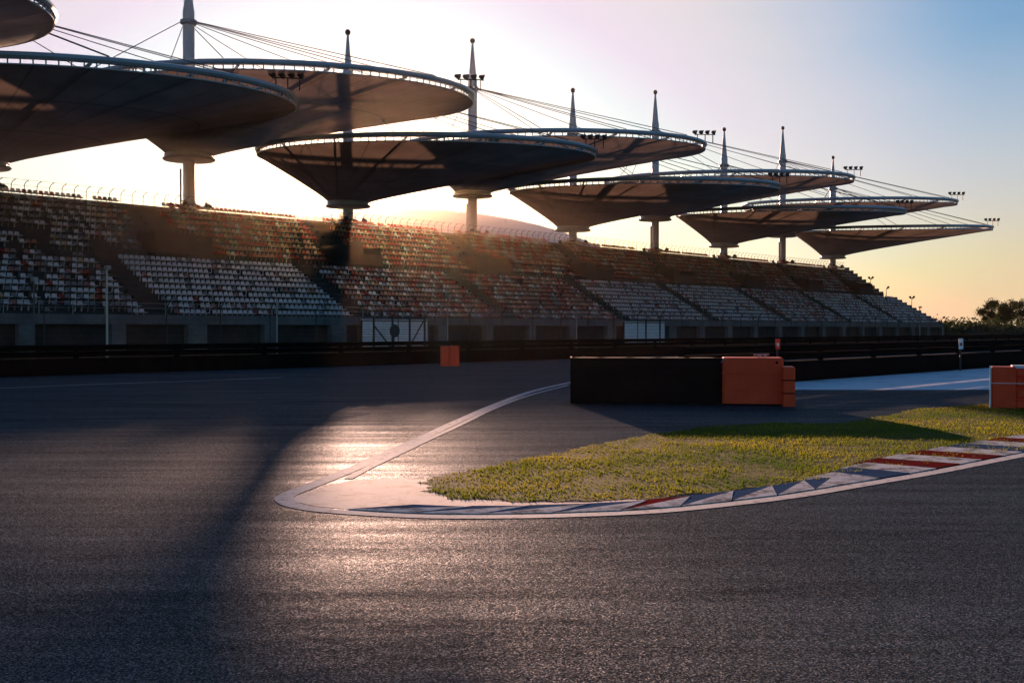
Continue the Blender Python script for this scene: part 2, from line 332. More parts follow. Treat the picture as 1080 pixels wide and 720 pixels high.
# faint rubber marks on the asphalt
def marks_mat():
    m = bpy.data.materials.new('rubber_marks'); m.use_nodes = True; N = m.node_tree.nodes; Lk = m.node_tree.links; b = N['Principled BSDF']
    b.inputs['Base Color'].default_value = (.010,.010,.011,1); b.inputs['Roughness'].default_value = .9; b.inputs['Specular IOR Level'].default_value = 0
    tc = N.new('ShaderNodeTexCoord'); mp = N.new('ShaderNodeMapping'); mp.inputs['Scale'].default_value = (1.2,14,1); Lk.new(tc.outputs['Object'], mp.inputs[0])
    n = N.new('ShaderNodeTexNoise'); n.inputs['Scale'].default_value = 1.5; n.inputs['Detail'].default_value = 10; n.inputs['Roughness'].default_value = .8; Lk.new(mp.outputs[0], n.inputs['Vector'])
    r = N.new('ShaderNodeMapRange'); r.inputs['From Min'].default_value = .5; r.inputs['From Max'].default_value = .72; r.inputs['To Max'].default_value = .75; Lk.new(n.outputs[0], r.inputs[0]); Lk.new(r.outputs[0], b.inputs['Alpha']); return m
mb = MB()
for (a, b, wd) in [((200,690),(760,655),.10),((260,716),(1000,690),.12),((380,625),(700,608),.07),((20,600),(420,566),.10),((500,590),(1100,560),.09),((560,655),(1080,610),.08),((492,553),(512,549),.02)]:
    p = G(*a); q = G(*b); n = 20; up = Vector((-(q-p).y, (q-p).x, 0)).normalized(); c = [p.lerp(q,i/n)+up*.25*sin(pi*i/n) for i in range(n+1)]
    vs = [x+up*wd*min(1,.15+2.5*min(i,n-i)/n) for i, x in enumerate(c)] + [x-up*wd*min(1,.15+2.5*min(i,n-i)/n) for i, x in enumerate(c)]
    mb.add([(v.x,v.y,.004) for v in vs], [(n+1+i,n+2+i,i+1,i) for i in range(n)])
tag(mb.build('tyre_marks', marks_mat()), kind='structure')

# grass island
grass_px = [(447,506),(470,500),(520,491),(570,482),(630,468),(690,458),(750,450),(820,446),(890,446),(925,440),(965,432),(1010,428),(1080,424),(1300,416),(1600,410),(1900,440),(1500,455),(1300,460),(1180,466),(1080,474),(1000,487),(930,496),(880,504),(820,513),(760,520),(700,525),(620,529),(540,528),(480,526),(452,520)]
def irregular(pts, amp=.10):
    out = []
    for i, a in enumerate(pts):
        b = pts[(i+1)%len(pts)]; n = max(2, int((b-a).length/.12)) if a.y < 40 else 2; n = min(n, 60)
        d = (b-a); nn = Vector((-d.y, d.x, 0)).normalized()
        for k in range(n): out.append(a + d*(k/n) + nn*random.uniform(-amp, amp))
    return out
gp = [G(*p) for p in grass_px]
gpoly = irregular(gp)
sheet('grass_soil', gpoly, .0035, worn('thatch', (.085,.09,.018), (.035,.045,.010), .46, 5, .95, .02))
def inside(P, X, Y):
    x = np.array([p.x for p in P]); y = np.array([p.y for p in P]); c = np.zeros(len(X), bool); j = len(P)-1
    for i in range(len(P)):
        cond = ((y[i] > Y) != (y[j] > Y)) & (X < (x[j]-x[i])*(Y-y[i])/(y[j]-y[i]+1e-12)+x[i]); c ^= cond; j = i
    return c
def vnoise(X, Y, s, seed):
    r = np.random.default_rng(seed).random((64,64)); x = X/s; y = Y/s; xi = np.floor(x).astype(int); yi = np.floor(y).astype(int)
    fx = x-xi; fy = y-yi; fx = fx*fx*(3-2*fx); fy = fy*fy*(3-2*fy); g = lambda a,b: r[a%64,b%64]
    return (g(xi,yi)*(1-fx)+g(xi+1,yi)*fx)*(1-fy)+(g(xi,yi+1)*(1-fx)+g(xi+1,yi+1)*fx)*fy
def grass():
    NB = 420000
    X = rng.uniform(-2, 19, NB); Y = rng.uniform(9, 30, NB)
    keep = inside(gpoly, X, Y) & (rng.random(NB) < np.clip(1.35-Y/26, .3, 1))
    X = X[keep]; Y = Y[keep]
    dens = .55*vnoise(X,Y,.9,3)+.45*vnoise(X,Y,.28,4); bare = vnoise(X*.55,Y,.5,9); keep = (dens + rng.random(len(X))*.55 > .50) & (bare + rng.random(len(X))*.3 > .34); X = X[keep]; Y = Y[keep]; dens = dens[keep]
    n = len(X); h = (.014+.030*dens)*rng.uniform(.5,1.3,n); wd = rng.uniform(.003,.007,n)*(1+.04*Y); a = rng.uniform(0,pi,n); lx = rng.normal(0,.45,n)*h; ly = rng.normal(0,.45,n)*h
    V = np.zeros((n,3,3)); V[:,0,0] = X-np.cos(a)*wd; V[:,0,1] = Y-np.sin(a)*wd; V[:,1,0] = X+np.cos(a)*wd; V[:,1,1] = Y+np.sin(a)*wd
    V[:,0:2,2] = .004; V[:,2,0] = X+lx; V[:,2,1] = Y+ly; V[:,2,2] = h
    me = bpy.data.meshes.new('grass'); me.vertices.add(3*n); me.vertices.foreach_set('co', V.reshape(-1))
    me.loops.add(3*n); me.loops.foreach_set('vertex_index', np.arange(3*n, dtype=np.int32)); me.polygons.add(n); me.polygons.foreach_set('loop_start', np.arange(0,3*n,3,dtype=np.int32))
    me.materials.append(M['grass']); me.update(calc_edges=True); me.validate()
    o = bpy.data.objects.new('grass', me); col.objects.link(o)
    tag(o, 'short dry yellow green grass on the island inside the hairpin', 'grass', kind='stuff'); print('blades', n)
grass()

# ---------------------------------------------------------------- grandstand
T0, T1 = 14.0, 184.0
LOW = [(68.0+.80*i, 2.30+.45*i) for i in range(10)]
UP = [(77.6+.75*j, 7.25+.53*j) for j in range(9)]
LA = [42.5+18.05*k-18.05 for k in range(0, 10)]         # lower stairways
UA = [50.3+18.05*k-18.05 for k in range(0, 9)]          # upper stairways (wide)
stand = empty('grandstand', F(0,0,0), PHI, 'long two tier concrete grandstand with stepped terraces behind the track', 'grandstand')
mb = MB()
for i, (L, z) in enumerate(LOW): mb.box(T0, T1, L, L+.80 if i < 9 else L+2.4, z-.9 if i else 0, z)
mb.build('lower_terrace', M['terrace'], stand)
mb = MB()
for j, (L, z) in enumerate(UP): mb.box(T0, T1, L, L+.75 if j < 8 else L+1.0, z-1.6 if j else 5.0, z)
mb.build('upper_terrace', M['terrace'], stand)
mb = MB(); mb.box(T0, T1, 84.35, 84.6, 0, 11.8); mb.build('rear_wall', M['concrete'], stand)
for te in (T0, T1):                                     # stepped end walls
    a_, b_ = (te-.25, te-.003) if te == T0 else (te+.003, te+.25); mb = MB()
    for i, (L, z) in enumerate(LOW): mb.box(a_, b_, L, L+.8, 0, z+.55)
    mb.box(a_, b_, 76.0, 77.6, 0, 6.9)
    for j, (L, z) in enumerate(UP): mb.box(a_, b_, L, L+.75, 0, z+.6)
    mb.build('end_wall', M['dark_concrete'], stand)
mb = MB(); mb.box(T0, T1, 67.55, 67.98, 1.92, 2.55); mb.build('front_beam', M['concrete'], stand)
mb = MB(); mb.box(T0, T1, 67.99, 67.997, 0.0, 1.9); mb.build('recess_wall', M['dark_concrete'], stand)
piers = [20.7,26.8,32.9,39,44.9,51,57.5,68.8,74.8,80.7,86.8,93.2,104.4] + [110.5+6.1*k for k in range(13)]
for p in piers:
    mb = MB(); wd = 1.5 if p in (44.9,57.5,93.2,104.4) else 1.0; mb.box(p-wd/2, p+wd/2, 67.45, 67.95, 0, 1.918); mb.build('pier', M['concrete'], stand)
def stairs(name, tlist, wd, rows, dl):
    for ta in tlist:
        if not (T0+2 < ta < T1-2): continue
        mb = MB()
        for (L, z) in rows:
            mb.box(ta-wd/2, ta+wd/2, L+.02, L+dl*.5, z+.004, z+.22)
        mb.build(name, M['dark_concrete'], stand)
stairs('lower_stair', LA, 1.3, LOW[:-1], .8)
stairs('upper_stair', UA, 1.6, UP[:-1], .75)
for ta in UA:                                           # vomitory parapets in the upper tier
    if not (T0+3 < ta < T1-3): continue
    mb = MB()
    mb.box(ta-2.6, ta+2.6, 77.2, 77.35, 6.35, 8.35)
    mb.box(ta-2.6, ta-2.45, 77.35, 79.9, 6.5, 9.0); mb.box(ta+2.45, ta+2.6, 77.35, 79.9, 6.5, 9.0)
    mb.box(ta-2.45, ta+2.45, 79.6, 79.9, 8.4, 9.3)
    mb.build('stairway_parapet', M['dark_concrete'], stand)

# louvred shutters in the front wall
for (a, b, lab) in [(59.6, 67.0, 'wide white louvred shutter in the stand wall, behind a braced gate frame'), (95.0, 102.6, 'white louvred shutter in the stand wall, right of the small orange block')]:
    th = empty('louvred_shutter', F((a+b)/2, 67.3, 0), PHI, lab, 'shutter', 'white louvred shutters')
    hw = (b-a)/2; mb = MB(); z = .2
    while z < 2.2: 
        mb.add([(-hw,.0,z),(hw,.0,z),(hw,-.05,z+.02),(-hw,-.05,z+.02),(-hw,.0,z+.17),(hw,.0,z+.17)], [(0,1,2,3),(3,2,5,4)]); z += .20
    mb.build('slats', M['white_paint'], th)
    mb = MB()
    for x in (-hw, hw-.08): mb.box(x, x+.08, -.09, .04, 0, 2.32)
    mb.box(-hw+.08, hw-.08, -.09, .04, 2.24, 2.32); mb.box(-hw+.08, hw-.08, .01, .04, 0, 2.24); mb.build('frame', M['dark_steel'], th)
# braced steel frames in front of each shutter
g = empty('gate_frame', F(63.3, 66.6, 0), PHI, 'dark braced steel gate frame in front of the wide white shutter', 'gate')
for x in (-3.0, -1.0, 0.9, 2.6):
    mb = MB(); mb.box(x-.06, x+.06, -.06, .06, 0, 2.6); mb.tube((x,0,2.6),(x+.35,0,3.0),.05,.04,6); mb.build('post', M['dark_steel'], g)
mb = MB(); mb.box(-3.06, 2.66, -.04, .04, 2.42, 2.5, 0); mb.build('top_rail', M['dark_steel'], g)
for (a, b) in (((-3,0,1.9),(-1.1,0,.1)), ((.9,0,.2),(2.5,0,2.3))):
    mb = MB(); mb.tube(a, b, .06, .06, 6); mb.build('brace', M['dark_steel'], g)
g = empty('gate_frame', F(98.8, 66.6, 0), PHI, 'dark steel post frame before the white shutter near the centre right', 'gate')
for x in (-.8, 1.8):
    mb = MB(); mb.box(x-.06, x+.06, -.06, .06, 0, 2.6); mb.tube((x,0,2.6),(x+.4,0,3.0),.05,.04,6); mb.build('post', M['dark_steel'], g)
mb = MB(); mb.box(-.74, 1.74, -.04, .04, 2.42, 2.5); mb.build('top_rail', M['dark_steel'], g)
g = empty('round_sign', F(61.9, 66.0, 0), PHI, 'dark round board on a post before the wide white shutter', 'sign')
mb = MB(); mb.tube((0,0,0),(0,0,1.9),.05,.05,8); mb.build('post', M['dark_steel'], g)
mb = MB(); mb.tube((0,-.06,1.45),(0,-.14,1.45),.52,.5,20); mb.build('board', M['dark_steel'], g)

# ---------------------------------------------------------------- seats
def seat_mb(mb, x, y, z, mi, wd=.36, k=1.0):
    h = wd/2
    P = [(-h,-.42,.40),(h,-.42,.40),(-h,-.38,.44),(h,-.38,.44),(-h,-.02,.40),(h,-.02,.40),(-h*.94,.08,.57),(h*.94,.08,.57),(-h*.8,.12,.69*k),(h*.8,.12,.69*k),
         (-h,.02,.36),(h,.02,.36),(-h*.94,.12,.55),(h*.94,.12,.55),(-.04,-.10,0),(.04,-.10,0),(-.04,-.18,.38),(.04,-.18,.38)]
    mb.add([(x+a, y+b, z+c) for a,b,c in P], [(0,1,3,2),(2,3,5,4),(4,5,7,6),(6,7,9,8),(1,0,10,11),(11,10,12,13),(13,12,8,9),(0,2,4,10),(3,1,11,5),(14,15,17,16)], mi)
PITCH = .44
def pick(upper, t):
    r = random.random()
    if not upper:
        if t < 42.5: p = (.36,.32,.02,.08,.02,.20)
        elif t < 60.5: p = (.80,.10,.01,.04,.01,.04)
        elif t < 78.5: p = (.26,.16,.11,.34,.07,.06)
        elif t < 96.6: p = (.20,.12,.15,.38,.08,.07)
        elif t < 132: p = (.74,.10,.03,.08,.01,.04)
        elif t < 150: p = (.45,.15,.12,.20,.02,.06)
        else: p = (.62,.15,.06,.12,.01,.04)
    else:
        if t < 50: p = (.38,.32,.02,.07,.05,.16)
        elif t < 86: p = (.05,.03,.30,.38,.18,.06)
        elif t < 104: p = (.18,.04,.26,.34,.14,.04)
        elif t < 140: p = (.06,.04,.32,.38,.16,.04)
        else: p = (.18,.08,.28,.30,.11,.05)
    a = 0
    for i, q in enumerate(p):
        a += q
        if r < a: return i
    return 5
def clump(t, i, seed): return vnoise(np.array([t]), np.array([i*1.0]), 2.2, seed)[0]
ordn = ['front','second','third','fourth','fifth','sixth','seventh','eighth','ninth','tenth']
cname = {'white':'white','grey':'dull grey','red':'red','pink':'faded pinkish','yellow':'cream'}
protos = {}
for k in SK:
    mb = MB(); seat_mb(mb, 0, 0, 0, 0); me = mb.build('stadium_seat', SEAT[k]); protos[k] = me.data; bpy.data.objects.remove(me)
bulk = MB(); ind = 0
for tier, rows, aisles, awd in (('lower', LOW, LA, 1.1), ('upper', UP, UA, 1.5)):
    for i, (L, z) in enumerate(rows):
        t = T0+.5
        while t < T1-.5:
            t += PITCH
            if any(abs(t-a) < (awd if tier == 'lower' or i > 3 else 3.0) for a in aisles): continue
            k = pick(tier == 'upper', t)
            if tier == 'lower' and t < 42.5 and clump(t, i, 21) < .30: k = 5
            if tier == 'upper' and i < 3 and t < 50 and clump(t, i, 22) < .35: k = 5
            if k >= 5: continue
            if tier == 'lower' and 28.6 < t < 42.5 and ind < 300:
                o = bpy.data.objects.new('stadium_seat', protos[SK[k]]); col.objects.link(o); o.location = F(t, L+.55, z); o.rotation_euler = (0,0,PHI); ind += 1
                tag(o, '%s plastic seat, %s row of lower tier, %s' % (cname[SK[k]], ordn[i], ['near the left photo edge','between the first two poles','just right of the pale pole','beside the first stairway'][min(3,int((t-28.6)/3.5))]), 'seat', 'seats of the lower tier left of the first stairway')
            else:
                seat_mb(bulk, t, L+.55, z, k, k=1.0)
o = bulk.build('stadium_seats', [SEAT[k] for k in SK]); o.rotation_euler = (0,0,PHI)
tag(o, 'thousands of white, grey and red plastic seats filling both tiers', 'seats', kind='stuff'); print('individual seats', ind)

# railings and the bent-top fence
def rail(name, label, t0, t1, L, z, h, step, m, nr=2, group=None, r=.03):
    e = empty(name, F(t0, L, z), PHI, label, 'railing', group); n = int((t1-t0)/step)
    for k in range(n+1):
        mb = MB(); mb.tube((k*step,0,0),(k*step,0,h),r,r,6); mb.build('post', m, e)
    for q in range(nr):
        zz = h*(1-q*.45); mb = MB(); mb.tube((0,-.05,zz),(n*step,-.05,zz),r*.8,r*.8,6); mb.build('rail', m, e)
rail('front_railing', 'thin metal railing along the front of the lower tier', T0, T1, 67.75, 2.55, .75, 2.2, M['galv'], 2)
rail('walkway_railing', 'dark railing between the lower and upper tiers', T0, T1, 77.05, 6.35, 1.1, 2.6, M['dark_steel'], 2)
e = empty('security_fence', F(T0, 84.4, 11.5), PHI, 'thin fence with curved post tops along the crest of the stand', 'fence')
rest = MB(); n = int((T1-T0)/1.0); first = 16
for k in range(n):
    mb = rest if not (first <= k < first+99) else MB(); x = k*1.0
    mb.path([(x,0,0),(x,0,.98),(x+.05,-.12,1.2),(x+.22,-.3,1.36)], .03, 5)
    if mb is not rest: mb.build('post', M['dark_steel'], e)
tag(rest.build('more_posts', M['dark_steel'], e), kind='stuff')
for (dx, yy, zz) in ((.22,-.3,1.36),(0,0,.95),(0,0,.6)):
    mb = MB(); mb.tube((dx,yy,zz),(n-1+dx,yy,zz),.014,.014,4); mb.build('wire', M['dark_steel'], e)

# ---------------------------------------------------------------- canopies
LC = 85.9; RIM = 15.6
def canopy(dz):
    ECC = 10.3 if dz == 0 else 11.0
    root = empty('canopy', (0,0,0), PHI); zc = 14.0+dz; zr = 18.1+dz; mt = 30.9+dz
    mb = MB(); mb.tube((0,0,0),(0,0,zc-.4),.52,.52,20,caps=False); mb.build('column', M['steel_paint'], root, True)
    mb = MB(); mb.tube((-.85,.1,8.0),(-.85,.1,zc-1.2),.09,.09,8); 
    for zz in (11.2,12.6): mb.box(-.85,-.4,.05,.15,zz,zz+.1)
    mb.build('drain_pipe', M['steel_paint'], root)
    mb = MB(); mb.lathe([(.6,11.9),(.95,12.0),(.95,12.35),(.62,12.45)],16)
    mb.lathe([(.53,10.0),(.85,10.05),(.85,11.3),(.53,11.4)],16); mb.build('platform', M['dark_steel'], root)
    for (a, r) in ((-.5,1.5),(.9,1.45),(2.5,1.4),(3.8,1.5),(5.1,1.45)):
        mb = MB(); x = cos(a)*r; y = sin(a)*r
        mb.tube((cos(a)*.9,sin(a)*.9,12.15),(x,y,12.15),.04,.04,5); mb.tube((x,y,12.0),(x*1.2,y*1.2,12.45),.15,.24,8); mb.build('loudspeaker', M['dark_steel'], root)
    mb = MB(); mb.lathe([(.6,zc-.42),(2.15,zc-.40),(2.25,zc-.30),(2.15,zc-.18),(1.95,zc-.16),(1.95,zc-.02),(2.1,zc),(2.05,zc+.14),(1.7,zc+.2)],32); mb.build('collar', M['steel_paint'], root, True)
    # membrane bowl: collar circle lofted to an eccentric rim circle
    nA, nS = 96, 14; mb = MB(); vs = []; tilt = .035
    def rimz(x, y): return zr + .049*x + .036*(y+ECC)
    def pt(a, s, top=0):
        c = Vector((1.9*cos(a), 1.9*sin(a))); q = Vector((RIM*cos(a), RIM*sin(a)-ECC)); p = c.lerp(q, s)
        z = zc+.1 + (rimz(q.x,q.y)-.55-zc-.1)*(s**.88); return Vector((p.x, p.y, z+top))
    for s in range(nS+1):
        for a in range(nA): vs.append(pt(2*pi*a/nA, s/nS))
    fs = [(s*nA+a, s*nA+(a+1)%nA, (s+1)*nA+(a+1)%nA, (s+1)*nA+a) for s in range(nS) for a in range(nA)]
    mb.add(vs, fs); o = mb.build('membrane', M['membrane'], root)
    o.data.polygons.foreach_set('use_smooth', [True]*len(fs))
    uv = o.data.uv_layers.new(name='UVMap'); U = []
    for s in range(nS):
        for a in range(nA): U += [a/nA, s/nS, (a+1)/nA, s/nS, (a+1)/nA, (s+1)/nS, a/nA, (s+1)/nS]
    uv.data.foreach_set('uv', U)
    # rim ring: a real box section
    mb = MB(); vs = []
    prof = [(RIM-.22,-.25),(RIM+.10,-.24),(RIM+.22,-.08),(RIM+.18,.10),(RIM-.05,.18),(RIM-.28,.06)]
    for a in range(nA):
        A = 2*pi*a/nA
        for (r, z) in prof: x = r*cos(A); y = r*sin(A)-ECC; vs.append((x, y, rimz(x,y)+z))
    k = len(prof); fs = [(a*k+i, ((a+1)%nA)*k+i, ((a+1)%nA)*k+(i+1)%k, a*k+(i+1)%k) for a in range(nA) for i in range(k)]
    mb.add(vs, fs); mb.build('rim_ring', M['ring_paint'], root, True)
    mb = MB()                                           # lacing between membrane edge and ring
    for a in range(144):
        A = 2*pi*a/144; p = pt(A, 1.0); mb.tube(p, (RIM*cos(A), RIM*sin(A)-ECC, rimz(p.x,p.y)-.25), .045, .045, 4)
    mb.path([pt(2*pi*a/nA,1.0) for a in range(nA+1)], .05, 5)
    mb.build('edge_lacing', M['steel_paint'], root)
    for a in range(16):                                 # radial ribs above the fabric
        A = 2*pi*(a+.5)/16; mb = MB(); mb.path([pt(A, s/6, .25) for s in range(7)], .11, 5); mb.build('rib', M['steel_paint'], root)
    mb = MB()
    mb.lathe([(.5,zc+.2),(.5,mt-4.4),(.42,mt-4.0),(.12,mt-.6),(.10,mt-.35)],20); mb.build('mast', M['steel_paint'], root, True)
    mb = MB(); mb.lathe([(.05,mt-.38),(.18,mt-.33),(.26,mt-.2),(.28,mt-.05),(.22,mt+.13),(.08,mt+.22)],14); mb.build('mast_ball', M['dark_steel'], root, True)
    mb = MB(); mb.lathe([(.51,mt-5.6),(.72,mt-5.5),(.72,mt-5.2),(.51,mt-5.1)],16); mb.build('cable_collar', M['galv'], root)
    for a in (-150,-120,-90,-60,-35,-10,25,90,155):
        A = radians(a); x = RIM*cos(A); y = RIM*sin(A)-ECC
        mb = MB(); mb.tube((.6*cos(A),.6*sin(A),mt-5.35),(x,y,rimz(x,y)+.2),.038,.038,5); mb.build('stay_cable', M['cable'], root)
    # floodlights on the rim, towards the track
    A = radians(-64); x0 = RIM*cos(A); y0 = RIM*sin(A)-ECC; z0 = rimz(x0,y0)
    tx, ty = .655, -.756
    fl = MB(); fl.tube((x0-tx*1.05,y0-ty*1.05,z0+.95),(x0+tx*1.05,y0+ty*1.05,z0+.95),.045,.05,6)
    for q in (-.8,0,.8): fl.tube((x0+tx*q,y0+ty*q,z0+.1),(x0+tx*q,y0+ty*q,z0+.95),.05,.05,6)
    f = fl.build('floodlight_bracket', M['dark_steel'], root)
    for q in (-1.0,-.35,.3,.95):
        mb = MB(); c = Vector((x0+tx*q, y0+ty*q, z0+1.15)); d = Vector((cos(A+.1*q), sin(A+.1*q), -.35)).normalized()
        mb.tube(c-d*.3, c+d*.12, .12, .28, 10); mb.build('lamp_head', M['dark_steel'], f)
    return root
low0 = canopy(0.0); high0 = canopy(2.6); index_kids()
labels = ['dark umbrella canopy at the top left corner, only its rim in view',
 'dark umbrella canopy at the left edge, low over the nearest seats',
 'brown umbrella canopy behind the leftmost dark one, its column left of the glow',
 'low umbrella canopy whose column stands in the sun glow',
 'high umbrella canopy with a tall mast behind the canopy lit by the glow',
 'low umbrella canopy in the middle, right of the tall second mast',
 'high umbrella canopy right of the middle, a thin pipe beside its column',
 'low umbrella canopy third from the right, over pale seats',
 'high umbrella canopy second from the right end of the row',
 'last umbrella canopy at the right end of the row']
for i in range(10):
    t = 38.3 + 18.05*(i-1); hi = (i % 2 == 0); src = high0 if hi else low0
    o = src if i in (0, 1) else copy_tree(src)
    o.location = F(t, LC, 0); o.rotation_euler = (0, 0, PHI + radians([4, 10, 8, 5, 4, 0, 0, 0, -2, -4][i])); tag(o, labels[i], 'canopy', 'umbrella canopies over the grandstand')

# ---------------------------------------------------------------- barriers
def armco(name, label, P0, P1, h, m, posts=3.0, cat='barrier', thick=.3):
    d = P1-P0; Ln = d.length; e = empty(name, P0, atan2(d.y, d.x), label, cat)
    mb = MB(); mb.cbox(0, Ln, -.18, .18, 0, h*.55, .03); mb.build('base', m, e)
    for q in range(2):
        mb = MB(); z = h*.60+q*h*.21; pr = [(-.20,z),(-.27,z+.05*h),(-.20,z+.10*h),(-.27,z+.15*h),(-.20,z+.19*h),(-.16,z+.19*h),(-.16,z)]
        vs = [(x,y,zz) for x in (0,Ln) for (y,zz) in pr]; k = len(pr)
        mb.add(vs, [(i,(i+1)%k,k+(i+1)%k,k+i) for i in range(k)]+[tuple(range(k)),tuple(range(2*k-1,k-1,-1))]); mb.build('rail', m, e)
    n = min(int(Ln/posts), 60); 
    for k in range(n+1):
        mb = MB(); x = Ln*k/n; mb.box(max(0,x-.06), min(Ln,x+.06), -.155, .0, h*.55, h); mb.build('post', m, e)
    return e
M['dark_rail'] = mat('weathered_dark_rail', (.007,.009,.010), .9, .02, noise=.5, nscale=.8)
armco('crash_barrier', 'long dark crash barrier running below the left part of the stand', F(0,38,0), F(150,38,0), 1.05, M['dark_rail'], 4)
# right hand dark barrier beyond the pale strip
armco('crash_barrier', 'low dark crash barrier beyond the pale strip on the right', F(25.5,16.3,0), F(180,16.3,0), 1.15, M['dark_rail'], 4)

# tyre wall with rubber belt, left of the orange block
tw = empty('tyre_wall', G(604,426), radians(-3), 'black tyre wall wrapped in rubber belt, left of the big orange block', 'barrier')
WL = 3.18
def tyre(mb, x, y, z):
    mb.lathe([(.19,z),(.27,z),(.31,z+.04),(.31,z+.15),(.27,z+.19),(.19,z+.19)],16,0,(x,y))
for r in range(2):
    for k in range(5):
        mb = MB()
        for q in range(5): tyre(mb, .32+k*.635, .42+r*.64, q*.195)
        mb.build('tyre_stack', M['rubber'], tw, True)
mb = MB(); mb.box(-.05, WL+.02, .04, .075, .02, .99); mb.box(-.05, -.015, .075, 1.3, .02, .99); mb.build('rubber_belt', M['belt'], tw)
for zz in (.25,.7):
    mb = MB(); mb.box(-.03, WL, .025, .037, zz, zz+.05); mb.build('strap', M['rubber'], tw)

# big orange block and the smaller one behind it
ob = empty('orange_barrier', G(762,427), radians(-9), 'big plain orange barrier block right of the black tyre wall', 'barrier')
mb = MB(); mb.cbox(0, 1.26, 0, .75, .03, 1.0, .035); mb.build('body', M['orange_plastic'], ob, True)
for zz in (.30,.66):
    mb = MB(); mb.cbox(-.012, 1.272, -.012, .762, zz, zz+.022, .006); mb.build('moulded_seam', M['orange_plastic'], ob)
mb = MB(); mb.tube((1.12,-.008,.90),(1.12,.02,.90),.03,.03,12); mb.build('filler_cap', M['rubber'], ob)
mb = MB(); mb.cbox(.03, 1.23, .03, .72, 0, .035, .01); mb.build('foot', M['rubber'], ob)
mb = MB(); mb.tube((.78,.3,.99),(.78,.3,1.06),.035,.035,8); mb.tube((.66,.3,1.06),(.98,.3,1.065),.02,.02,6); mb.tube((.9,.3,.99),(.9,.3,1.08),.03,.03,8); mb.build('lifting_bar', M['galv'], ob)
mb = MB(); mb.tube((-.03,-.02,.9),(.06,-.02,1.0),.012,.012,5); mb.build('corner_clip', M['galv'], ob)
o2 = empty('orange_barrier', G(826,429)+Vector((0.0,.10,0)), radians(-9), 'narrow grooved orange barrier against the right side of the big orange block', 'barrier')
for q, (a, b) in enumerate(((.0,.26),(.285,.53),(.555,.82))):
    mb = MB(); mb.cbox(0.02, .27, .0, .6, a, b, .02); mb.build('segment', M['orange_plastic'], o2)
mb = MB(); mb.box(.04,.25,.02,.58,.02,.80); mb.build('core', M['rubber'], o2)

# orange barrier at the right edge: end plate and ribbed side running out of frame
rb = empty('orange_barrier', G(1044,430.5), radians(-20), 'ribbed orange barrier with white edge at the right edge of the photo', 'barrier')
mb = MB(); mb.cbox(0.03, .50, 0, .6, 0, .84, .03); mb.build('end_block', M['orange_plastic'], rb)
mb = MB(); mb.box(-.0, .028, -.02, .05, 0, .86); mb.build('white_edge', M['white_paint'], rb)
for zz in (.0,.22,.44,.64):
    mb = MB(); mb.cbox(.503, 4.4, .04, .5, zz+.02, zz+.16, .02); mb.build('rib', M['orange_plastic'], rb)
mb = MB(); mb.box(.505, 4.3, .14, .46, 0, .80); mb.build('core', M['orange_plastic'], rb)
mb = MB(); mb.box(.03, 4.4, -.012, -.003, .505, .518); mb.build('strap', M['white_paint'], rb)
mb = MB(); mb.box(.42, 4.4, .02, .45, .845, .87); mb.build('top_cover', M['white_paint'], rb)
# small orange block far away
sb = empty('orange_barrier', G(465,386), radians(6), 'small orange barrier block in front of the far dark crash barrier', 'barrier')
mb = MB(); mb.cbox(0,.36,0,.6,0,.86,.03); mb.build('left_half', M['orange_plastic'], sb)
mb = MB(); mb.cbox(.385,.80,.02,.6,0,.88,.03); mb.build('right_half', M['orange_plastic'], sb)
mb = MB(); mb.cbox(.05,.75,.1,.5,.88,.93,.02); mb.build('cap', M['rubber'], sb)

# thin poles and small boards seen against the stand wall
def pole(t, L, h, m, label, head=True, r=.06):
    e = empty('pole', F(t,L,0), PHI, label, 'pole', 'poles along the trackside fence')
    mb = MB(); mb.tube((0,0,0),(0,0,h),r,r*.8,8); mb.build('shaft', m, e)
    if head: mb = MB(); mb.cbox(-.14,.14,-.25,.12,h,h+.22,.03); mb.build('camera_box', M['galv'], e)
def tOf(px, L): return (1/(1580.0-px)-4.125e-4)*1200*L/.571
M['pale_pole'] = mat('pale_pole', (.55,.50,.40), .5, .4, noise=.2, nscale=2)
pole(tOf(113,60), 60, 5.0, M['pale_pole'], 'pale yellowish pole nearest the left edge but one, before the lower seats', True, .07)
pole(tOf(36,60), 60, 4.2, M['cable'], 'dark pole nearest the left edge, before the stand', True, .06)
pole(tOf(292,60), 60, 3.6, M['galv'], 'grey pole halfway between the first pale pole and the wide white shutter', False, .055)
pole(tOf(472,60), 60, 3.9, M['galv'], 'grey pole rising behind the small orange block', True, .055)
pole(tOf(608,60), 60, 3.2, M['galv'], 'thin grey pole left of the smaller white shutter', False, .045)
pole(tOf(970,62), 62, 4.6, M['galv'], 'grey pole with a lamp box at the right end of the stand', True, .08)
e = empty('catch_fence', F(16,63.5,0), PHI, 'thin dark catch fence standing between the crash barrier and the stand wall', 'fence')
for k in range(42):
    mb = MB(); mb.path([(k*4.0,0,0),(k*4.0,0,2.9),(k*4.0,-.5,3.5)], .035, 6); mb.build('post', M['dark_steel'], e)
for k in range(7):
    mb = MB(); mb.tube((0,-.03,.9+.33*k),(164,-.03,.9+.33*k),.009,.009,4); mb.build('wire', M['dark_steel'], e)
e = empty('cable_line', F(tOf(440,60),60,0), PHI, 'thin cable strung between the poles right of the wide shutter', 'cable')
mb = MB(); mb.tube((0,0,2.75),(tOf(640,60)-tOf(440,60),0,2.75),.018,.018,5); mb.build('wire', M['galv'], e)
